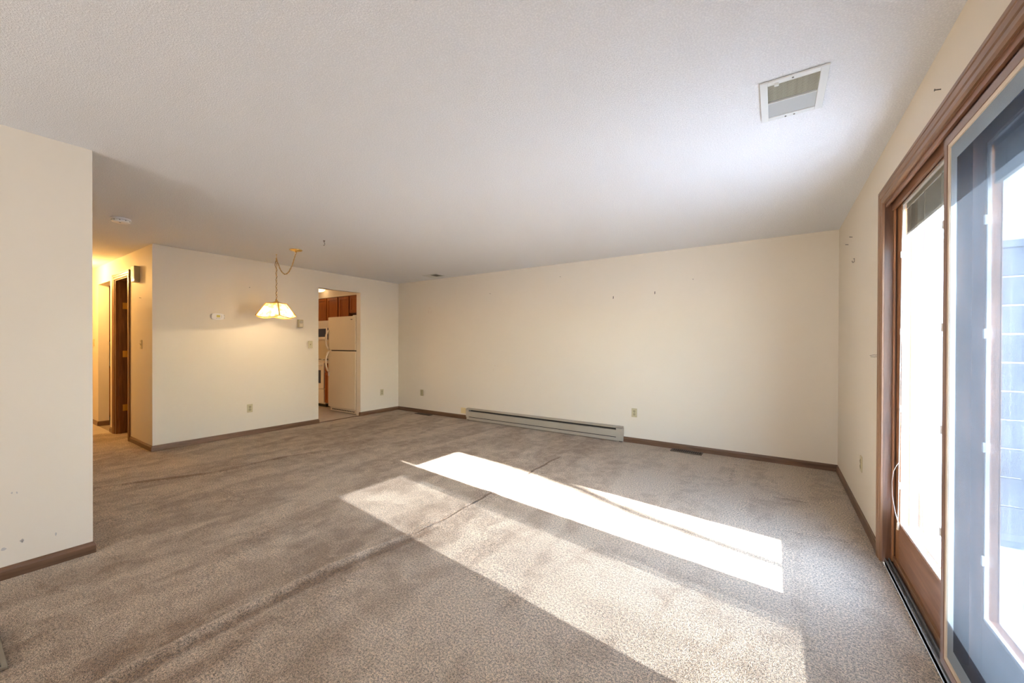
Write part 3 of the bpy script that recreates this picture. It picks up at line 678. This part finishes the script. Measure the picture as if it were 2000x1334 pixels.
# nails, hooks
def nail(loc, wall_, label, hook=False, group='nails left in the far wall'):
    r = empty('picture_hook' if hook else 'wall_nail', loc, ROT[wall_], label, 'hook' if hook else 'nail', group)
    if hook:
        MB().box(-.005, .005, 0, .0015, -.006, .024).tube([(0, .001, -.004), (0, .010, -.012), (0, .014, -.004), (0, .014, .004)], .0020, 6).build('hook', M['steel'], r)
        MB().tube([(0, 0, .016), (0, .008, .022)], .0014, 6).build('pin', M['steel'], r)
    else:
        MB().tube([(0, 0, 0), (0, .018, .003)], .0022, 6).build('shank', M['steel'], r)
        MB().lathe([(.0045, .017), (.0045, .019)], (0, 0, .003), 10, 'Y').build('nail_head', M['steel'], r)
nail((-3.843, YF, 2.093), 'far', 'nail nearest the far left corner of the far wall, above the heater')
nail((-2.578, YF, 2.25), 'far', 'highest nail on the far wall')
nail((-1.794, YF, 1.897), 'far', 'picture hook above the right end of the heater', True, 'picture hooks on the far wall')
nail((-1.258, YF, 1.922), 'far', 'picture hook above the outlet right of the heater', True, 'picture hooks on the far wall')
nail((-.814, YF, 2.056), 'far', 'nail furthest along toward the glass door wall')
nail((XK, 2.514, 2.05), 'kit', 'nail in the wall just left of the pendant chain', group=None)
nail((XR, 4.191, 1.957), 'right', 'picture hook between the far corner and the glass door', True, None)
nail((XR, 4.301, 2.177), 'right', 'upper nail of the pair near the ceiling beside the corner', group=None)
nail((XR, 4.521, 2.16), 'right', 'nail of the pair nearest the corner by the glass door', group=None)
nail((XR, 2.207, 2.275), 'right', 'nail above the glass door casing', group=None)
nail((-6.49, YH, 1.83), 'hall', 'nail below the door chime box', group=None)
r = empty('curtain_wire', (XR, 3.30, 1.21), ROT['right'], 'thin bent wire sticking out beside the glass door casing', 'wire')
MB().tube([(-.004, 0, .004), (-.003, .02, .005), (.0, .038, .001)], .0014, 5).tube([(-.008, 0, -.004), (-.004, .018, -.007), (.0, .034, -.006)], .0014, 5).build('wire', M['steel'], r)

# ------------------------------------------------------------------ baseboard heater
hx0, hx1 = -4.305, -1.645
h = empty('baseboard_heater', ((hx0+hx1)/2, YF, 0), label='long beige electric baseboard heater under the far wall', cat='heater')
yb = YF; yf = YF-.062
MB().box(hx0+.06, hx1-.085, yb-.004, yb, .02, .190).build('back_panel', M['dark'], h, world=True)  # painted dark so the slot under the hood looks shaded
# hood: slopes forward
MB().poly([(hx0+.0, yb, .200), (hx0, yb-.050, .196), (hx0, yf, .186), (hx0, yf, .178), (hx0, yf+.004, .178), (hx0, yf+.004, .184), (hx0, yb-.048, .192), (hx0, yb, .196)], (hx1-hx0, 0, 0)).build('hood', M['heater'], h, world=True)
MB().poly([(hx0+.06, yf+.002, .150), (hx0+.06, yf, .146), (hx0+.06, yf, .064), (hx0+.06, yf+.003, .064), (hx0+.06, yf+.006, .146), (hx0+.06, yf+.020, .154)], (hx1-hx0-.145, 0, 0)).build('front_panel', M['heater'], h, world=True)
MB().box(hx0+.06, hx1-.085, yf+.008, yf+.012, .010, .052).build('lower_panel', M['heater'], h, world=True)
MB().box(hx0, hx0+.06, yf, yb, .056, .186).box(hx0+.004, hx0+.06, yf+.010, yb, .010, .056).build('end_cap', M['heater'], h, world=True)
MB().box(hx1-.145+.06, hx1, yf, yb, .056, .186).box(hx1-.085, hx1-.004, yf+.010, yb, .010, .056).build('end_cap', M['heater'], h, world=True)
e = MB().tube([(hx0+.06, yf+.035, .115), (hx1-.085, yf+.035, .115)], .006, 8)
e.build('heating_tube', M['steel'], h, world=True)
e = MB()
for k in range(230):
    xx = hx0+.07+k*(hx1-hx0-.16)/230; e.box(xx, xx+.0008, yf+.016, yb-.010, .085, .145)
o = e.build('fins', M['dark'], h, world=True); o['kind'] = 'stuff'
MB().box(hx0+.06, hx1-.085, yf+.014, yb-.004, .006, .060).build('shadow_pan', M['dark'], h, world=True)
for xx in (hx0+.01, hx1-.05): MB().box(xx, xx+.04, yf+.02, yb, 0, .026).build('foot', M['dark'], h, world=True)

# ------------------------------------------------------------------ floor registers
def register(x0, x1, y0, y1, label, m_=None, n=14, along='x', z=.004):
    r = empty('floor_register', ((x0+x1)/2, (y0+y1)/2, 0), label=label, cat='floor vent')
    mb = MB(); ring(mb, x0, x1, y0, y1, .014, z-.004, z+.006, .0015); mb.build('frame', m_ or M['reg'], r, world=True)
    MB().box(x0+.006, x1-.006, y0+.006, y1-.006, z-.006, z-.001).build('backing', M['dark'], r, world=True)
    for k in range(n):
        if along == 'x':
            xx = x0+.02+k*(x1-x0-.04)/n; MB().box(xx, xx+.004, y0+.012, y1-.012, z-.001, z+.004).build('louvre', m_ or M['reg'], r, world=True)
        else:
            yy = y0+.02+k*(y1-y0-.04)/n; MB().box(x0+.012, x1-.012, yy, yy+.004, z-.001, z+.004).build('louvre', m_ or M['reg'], r, world=True)
register(-1.035, -.69, 4.965, 5.09, 'brown floor register by the far wall right of the heater', z=.006)
register(-5.46, -5.09, 4.975, 5.07, 'dark floor register in the far left corner', z=.005)
register(-2.86, -2.478, .075, .180, 'beige floor register at the near left edge', M['regb'], z=.010)

# ------------------------------------------------------------------ hall door with casing
t2 = empty('trim_2', (0, 0, 0), kind='structure')
casing(t2, -7.69, -7.03, 2.15, nrm=(0, -1, 0), mz=M['hall_z'], my=M['hall_x'], along=(1, 0, 0), at=(0, YH, 0))
d2 = empty('door_2', (0, 0, 0), kind='structure')
MB().box(-7.68, -7.662, YH, YH+T, 0, 2.16).build('jamb', M['hall_z'], d2)
MB().box(-7.058, -7.04, YH, YH+T, 0, 2.16).build('jamb', M['hall_z'], d2)
MB().box(-7.662, -7.058, YH, YH+T, 2.142, 2.16).build('head_jamb', M['hall_x'], d2)
MB().box(-7.662, -7.650, YH+.03, YH+.065, 0, 2.142).build('door_stop', M['hall_z'], d2)
ds = MB().box(-7.660, -7.622, YH+T+.002, 2.22, .012, 2.13, .002).build('door_leaf', M['hall_z'], d2)
MB().lathe([(.012, 0), (.012, .03), (.027, .045), (.027, .06), (.015, .07)], (-7.622, 2.16, .95), 16, 'X').build('knob', M['brass'], d2)
for z in (1.80, 1.12, .36):
    mb = MB().box(-7.6615, -7.658, YH+.072, YH+T, z-.045, z+.045, .001).tube([(-7.652, YH+T+.002, z-.048), (-7.652, YH+T+.002, z+.048)], .006, 8)
    mb.box(-7.655, -7.6215, YH+T-.001, YH+T+.003, z-.045, z+.045, .001)
    mb.build('hinge', M['aged'], d2)
# ------------------------------------------------------------------ kitchen
struct(MB().box(-8.9, XK-TK, 4.75, YF, 2.245, H), 'wall_soffit', M['paint'])
def door_panel(mb, x0, x1, z0, z1, y, fw=.055):
    """frame-and-panel door, front at y (facing -y)"""
    mb.box(x0, x0+fw, y, y+.019, z0, z1, .002); mb.box(x1-fw, x1, y, y+.019, z0, z1, .002)
    mb.box(x0+fw, x1-fw, y, y+.019, z0, z0+fw, .002); mb.box(x0+fw, x1-fw, y, y+.019, z1-fw, z1, .002)
    mb.box(x0+fw, x1-fw, y+.009, y+.016, z0+fw, z1-fw)
    return mb
def cabinet(x0, x1, z0, z1, y, label, doors, yb=YF-.002, group=None, drawer=False):
    c = empty('kitchen_cabinet', ((x0+x1)/2, yb, z0), label=label, cat='cabinet', group=group)
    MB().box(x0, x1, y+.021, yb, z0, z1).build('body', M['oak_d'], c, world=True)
    g_ = .030; n = len(doors)-1
    for i in range(n):
        zt = z1-.012
        if drawer:
            mb = MB().box(doors[i]+g_/2, doors[i+1]-g_/2, y, y+.019, z1-.16, z1-.02, .003)
            dd = mb.build('drawer', M['oak'], c, world=True)
            MB().box((doors[i]+doors[i+1])/2-.05, (doors[i]+doors[i+1])/2+.05, y-.02, y-.012, z1-.095, z1-.085, .002).box((doors[i]+doors[i+1])/2-.05, (doors[i]+doors[i+1])/2-.042, y-.013, y, z1-.095, z1-.085).box((doors[i]+doors[i+1])/2+.042, (doors[i]+doors[i+1])/2+.05, y-.013, y, z1-.095, z1-.085).build('handle', M['brass'], dd, world=True)
            zt = z1-.185
        door_panel(MB(), doors[i]+g_/2, doors[i+1]-g_/2, z0+.012, zt, y).build('door', M['oak'], c, world=True)
    return c
cabinet(-8.295, -7.497, 1.757, 2.245, 4.75, 'oak wall cabinet above the microwave', (-8.29, -7.903, -7.50))
cabinet(-7.495, -7.113, 1.757, 2.245, 4.75, 'single-door oak wall cabinet left of the fridge top', (-7.492, -7.116))
cabinet(-7.111, XK-TK-.003, 1.885, 2.245, 4.75, 'oak wall cabinet partly hidden above the fridge', (-7.108, -6.65, -6.195))
cabinet(-7.485, -7.145, .09, .885, 4.45, 'oak base cabinet between range and fridge', (-7.48, -7.15), drawer=True)
ct = tag(MB().box(-7.487, -7.143, 4.43, YF-.002, .887, .925, .004).box(-7.487, -7.143, YF-.022, YF-.002, .925, 1.02, .003).build('countertop', M['counter']), 'cream laminate countertop beside the range', 'countertop')
# microwave
mw = empty('microwave', (-7.9, 4.85, 1.34), label='white microwave over the range with dark window', cat='microwave')
MB().box(-8.26, -7.50, 4.63, YF-.002, 1.342, 1.753, .004).build('body', M['white'], mw, world=True)
MB().box(-8.255, -7.64, 4.605, 4.63, 1.36, 1.60, .006).build('door', M['white'], mw, world=True)
MB().box(-8.21, -7.69, 4.602, 4.606, 1.415, 1.585).build('window', M['blue_glass'], mw, world=True)
MB().box(-7.635, -7.505, 4.605, 4.63, 1.36, 1.60, .003).build('control_panel', M['blue_glass'], mw, world=True)
for k in range(5): MB().box(-8.24, -7.52, 4.622, 4.632, 1.625+k*.022, 1.635+k*.022).build('vent_slat', M['white'], mw, world=True)
# range
rg = empty('kitchen_range', (-7.87, 4.75, 0), label='white electric range left of the oak base cabinet', cat='stove')
MB().box(-8.25, -7.492, 4.475, YF-.002, .06, .925, .004).build('body', M['white'], rg, world=True)
MB().box(-8.25, -7.492, 4.45, YF-.05, .925, .94, .004).build('cooktop', M['white'], rg, world=True)
MB().box(-8.25, -7.492, YF-.07, YF-.002, .94, 1.12, .008).build('backguard', M['white'], rg, world=True)
MB().box(-8.245, -7.497, 4.445, 4.475, .375, .885, .008).build('oven_door', M['white'], rg, world=True)
MB().box(-8.14, -7.60, 4.443, 4.446, .48, .74).build('oven_window', M['blue_glass'], rg, world=True)
MB().tube([(-8.2, 4.41, .845), (-7.54, 4.41, .845)], .011, 8).tube([(-8.18, 4.41, .845), (-8.18, 4.45, .845)], .008, 6).tube([(-7.56, 4.41, .845), (-7.56, 4.45, .845)], .008, 6).build('handle', M['whitep'], rg, world=True)
MB().box(-8.245, -7.497, 4.448, 4.475, .09, .355, .008).build('drawer', M['white'], rg, world=True)
MB().box(-8.24, -7.50, 4.50, YF-.05, -.004, .062).build('base', M['dark'], rg, world=True)
for (xx, yy, rr) in ((-8.05, 4.62, .09), (-7.68, 4.62, .075), (-8.05, 4.90, .075), (-7.68, 4.90, .09)):
    MB().lathe([(rr, .94), (rr, .944), (rr-.01, .948), (.01, .948)], (xx, yy, 0), 20).build('burner', M['dark'], rg, world=True)
# fridge
fx0, fx1, fy = -7.065, -6.215, 4.275
fr = empty('refrigerator', ((fx0+fx1)/2, 4.6, 0), label='cream top-freezer refrigerator seen through the kitchen doorway', cat='refrigerator')
MB().box(fx0+.01, fx1-.005, fy+.075, 5.05, .02, 1.755, .006).build('cabinet_body', M['cream'], fr, world=True)
MB().box(fx0, fx1, fy, fy+.065, 1.155, 1.775, .014).build('freezer_door', M['cream'], fr, world=True)
MB().box(fx0, fx1, fy, fy+.065, .085, 1.137, .014).build('fridge_door', M['cream'], fr, world=True)
MB().box(fx0+.012, fx1-.012, fy+.062, fy+.078, .085, 1.77).build('gasket', M['dark'], fr, world=True)
def hpts(z0, z1, big0, big1):
    pts = []
    for k in range(13):
        t_ = k/12; z = z0+(z1-z0)*t_; pts.append((fx0+.035-.022*math.sin(PI*t_), fy-.004-.050*math.sin(PI*min(1, max(0, t_)))**.5, z))
    return pts
MB().tube(hpts(1.165, 1.53, 0, 0), [.020]+[.017]*11+[.012], 8).build('freezer_handle', M['cream_h'], fr, world=True, smooth=True)
MB().tube(hpts(.74, 1.125, 0, 0), [.012]+[.017]*11+[.020], 8).build('fridge_handle', M['cream_h'], fr, world=True, smooth=True)
MB().box(fx0+.02, fx0+.055, fy-.012, fy, .665, .735, .004).build('handle_end', M['whitep'], fr, world=True)
MB().box(fx0+.03, fx1-.01, fy+.03, fy+.045, .012, .080, .002).build('kick_grille', M['cream_h'], fr, world=True)
for k in range(14): MB().box(fx0+.10+k*.05, fx0+.135+k*.05, fy+.028, fy+.031, .035, .055).build('grille_slot', M['dark'], fr, world=True)
MB().box(fx1-.14, fx1-.085, fy-.002, fy, 1.705, 1.72, .0008).build('badge', M['steel'], fr, world=True)
MB().box(fx1-.09, fx1-.01, fy+.01, fy+.08, 1.775, 1.79, .003).build('hinge_cover', M['cream_h'], fr, world=True)
# cabinets at the other end of the kitchen, glimpsed through the hall opening
c = empty('kitchen_cabinet', (-9.2, 1.95, 0), label='oak base cabinet glimpsed through the plain opening in the hall', cat='cabinet')
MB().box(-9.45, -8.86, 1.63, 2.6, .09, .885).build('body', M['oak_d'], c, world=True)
for yy in (1.64, 2.10): MB().box(-8.86, -8.842, yy, yy+.44, .12, .87, .003).build('door', M['oak'], c, world=True)
c = empty('kitchen_cabinet', (-9.2, 1.95, 1.35), label='oak wall cabinet glimpsed through the plain opening in the hall', cat='cabinet')
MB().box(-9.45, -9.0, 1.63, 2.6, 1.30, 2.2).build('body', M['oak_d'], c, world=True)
for yy in (1.64, 2.10): MB().box(-9.0, -8.982, yy, yy+.44, 1.31, 2.19, .003).build('door', M['oak'], c, world=True)
# lights of hall and kitchen
M['glow'] = mat('lit_opal_glass', (1, .95, .85), .4, emit=((1, .72, .40), 1.6))
def dome(x, y, r, label, e, col=(1, .68, .38)):
    c = empty('ceiling_light', (x, y, H), label=label, cat='ceiling light')
    MB().lathe([(r+.012, 0), (r+.014, -.012), (r+.004, -.018)], (0, 0, 0), 28).build('base', M['brass'], c)
    MB().lathe([(r, -.016), (r*.93, -.045), (r*.7, -.07), (r*.3, -.083), (.004, -.085)], (0, 0, 0), 28).build('diffuser', M['glow'], c, smooth=True)
    l = light('ceiling_light_bulb', 'POINT', (0, 0, 0), e, col, shadow_soft_size=.10); l.parent = c; l.location = (0, 0, -.17)
dome(-7.95, 4.60, .13, 'round ceiling light in the kitchen above the cabinets', .25)
dome(-7.30, 2.95, .15, 'added unseen ceiling light filling the middle of the kitchen', 15, (1, .64, .35))  # unseen fixture, added to brighten the fridge and cabinets
dome(-8.25, 1.00, .13, 'hall ceiling light casting the yellow glow', 56, (1, .56, .17))
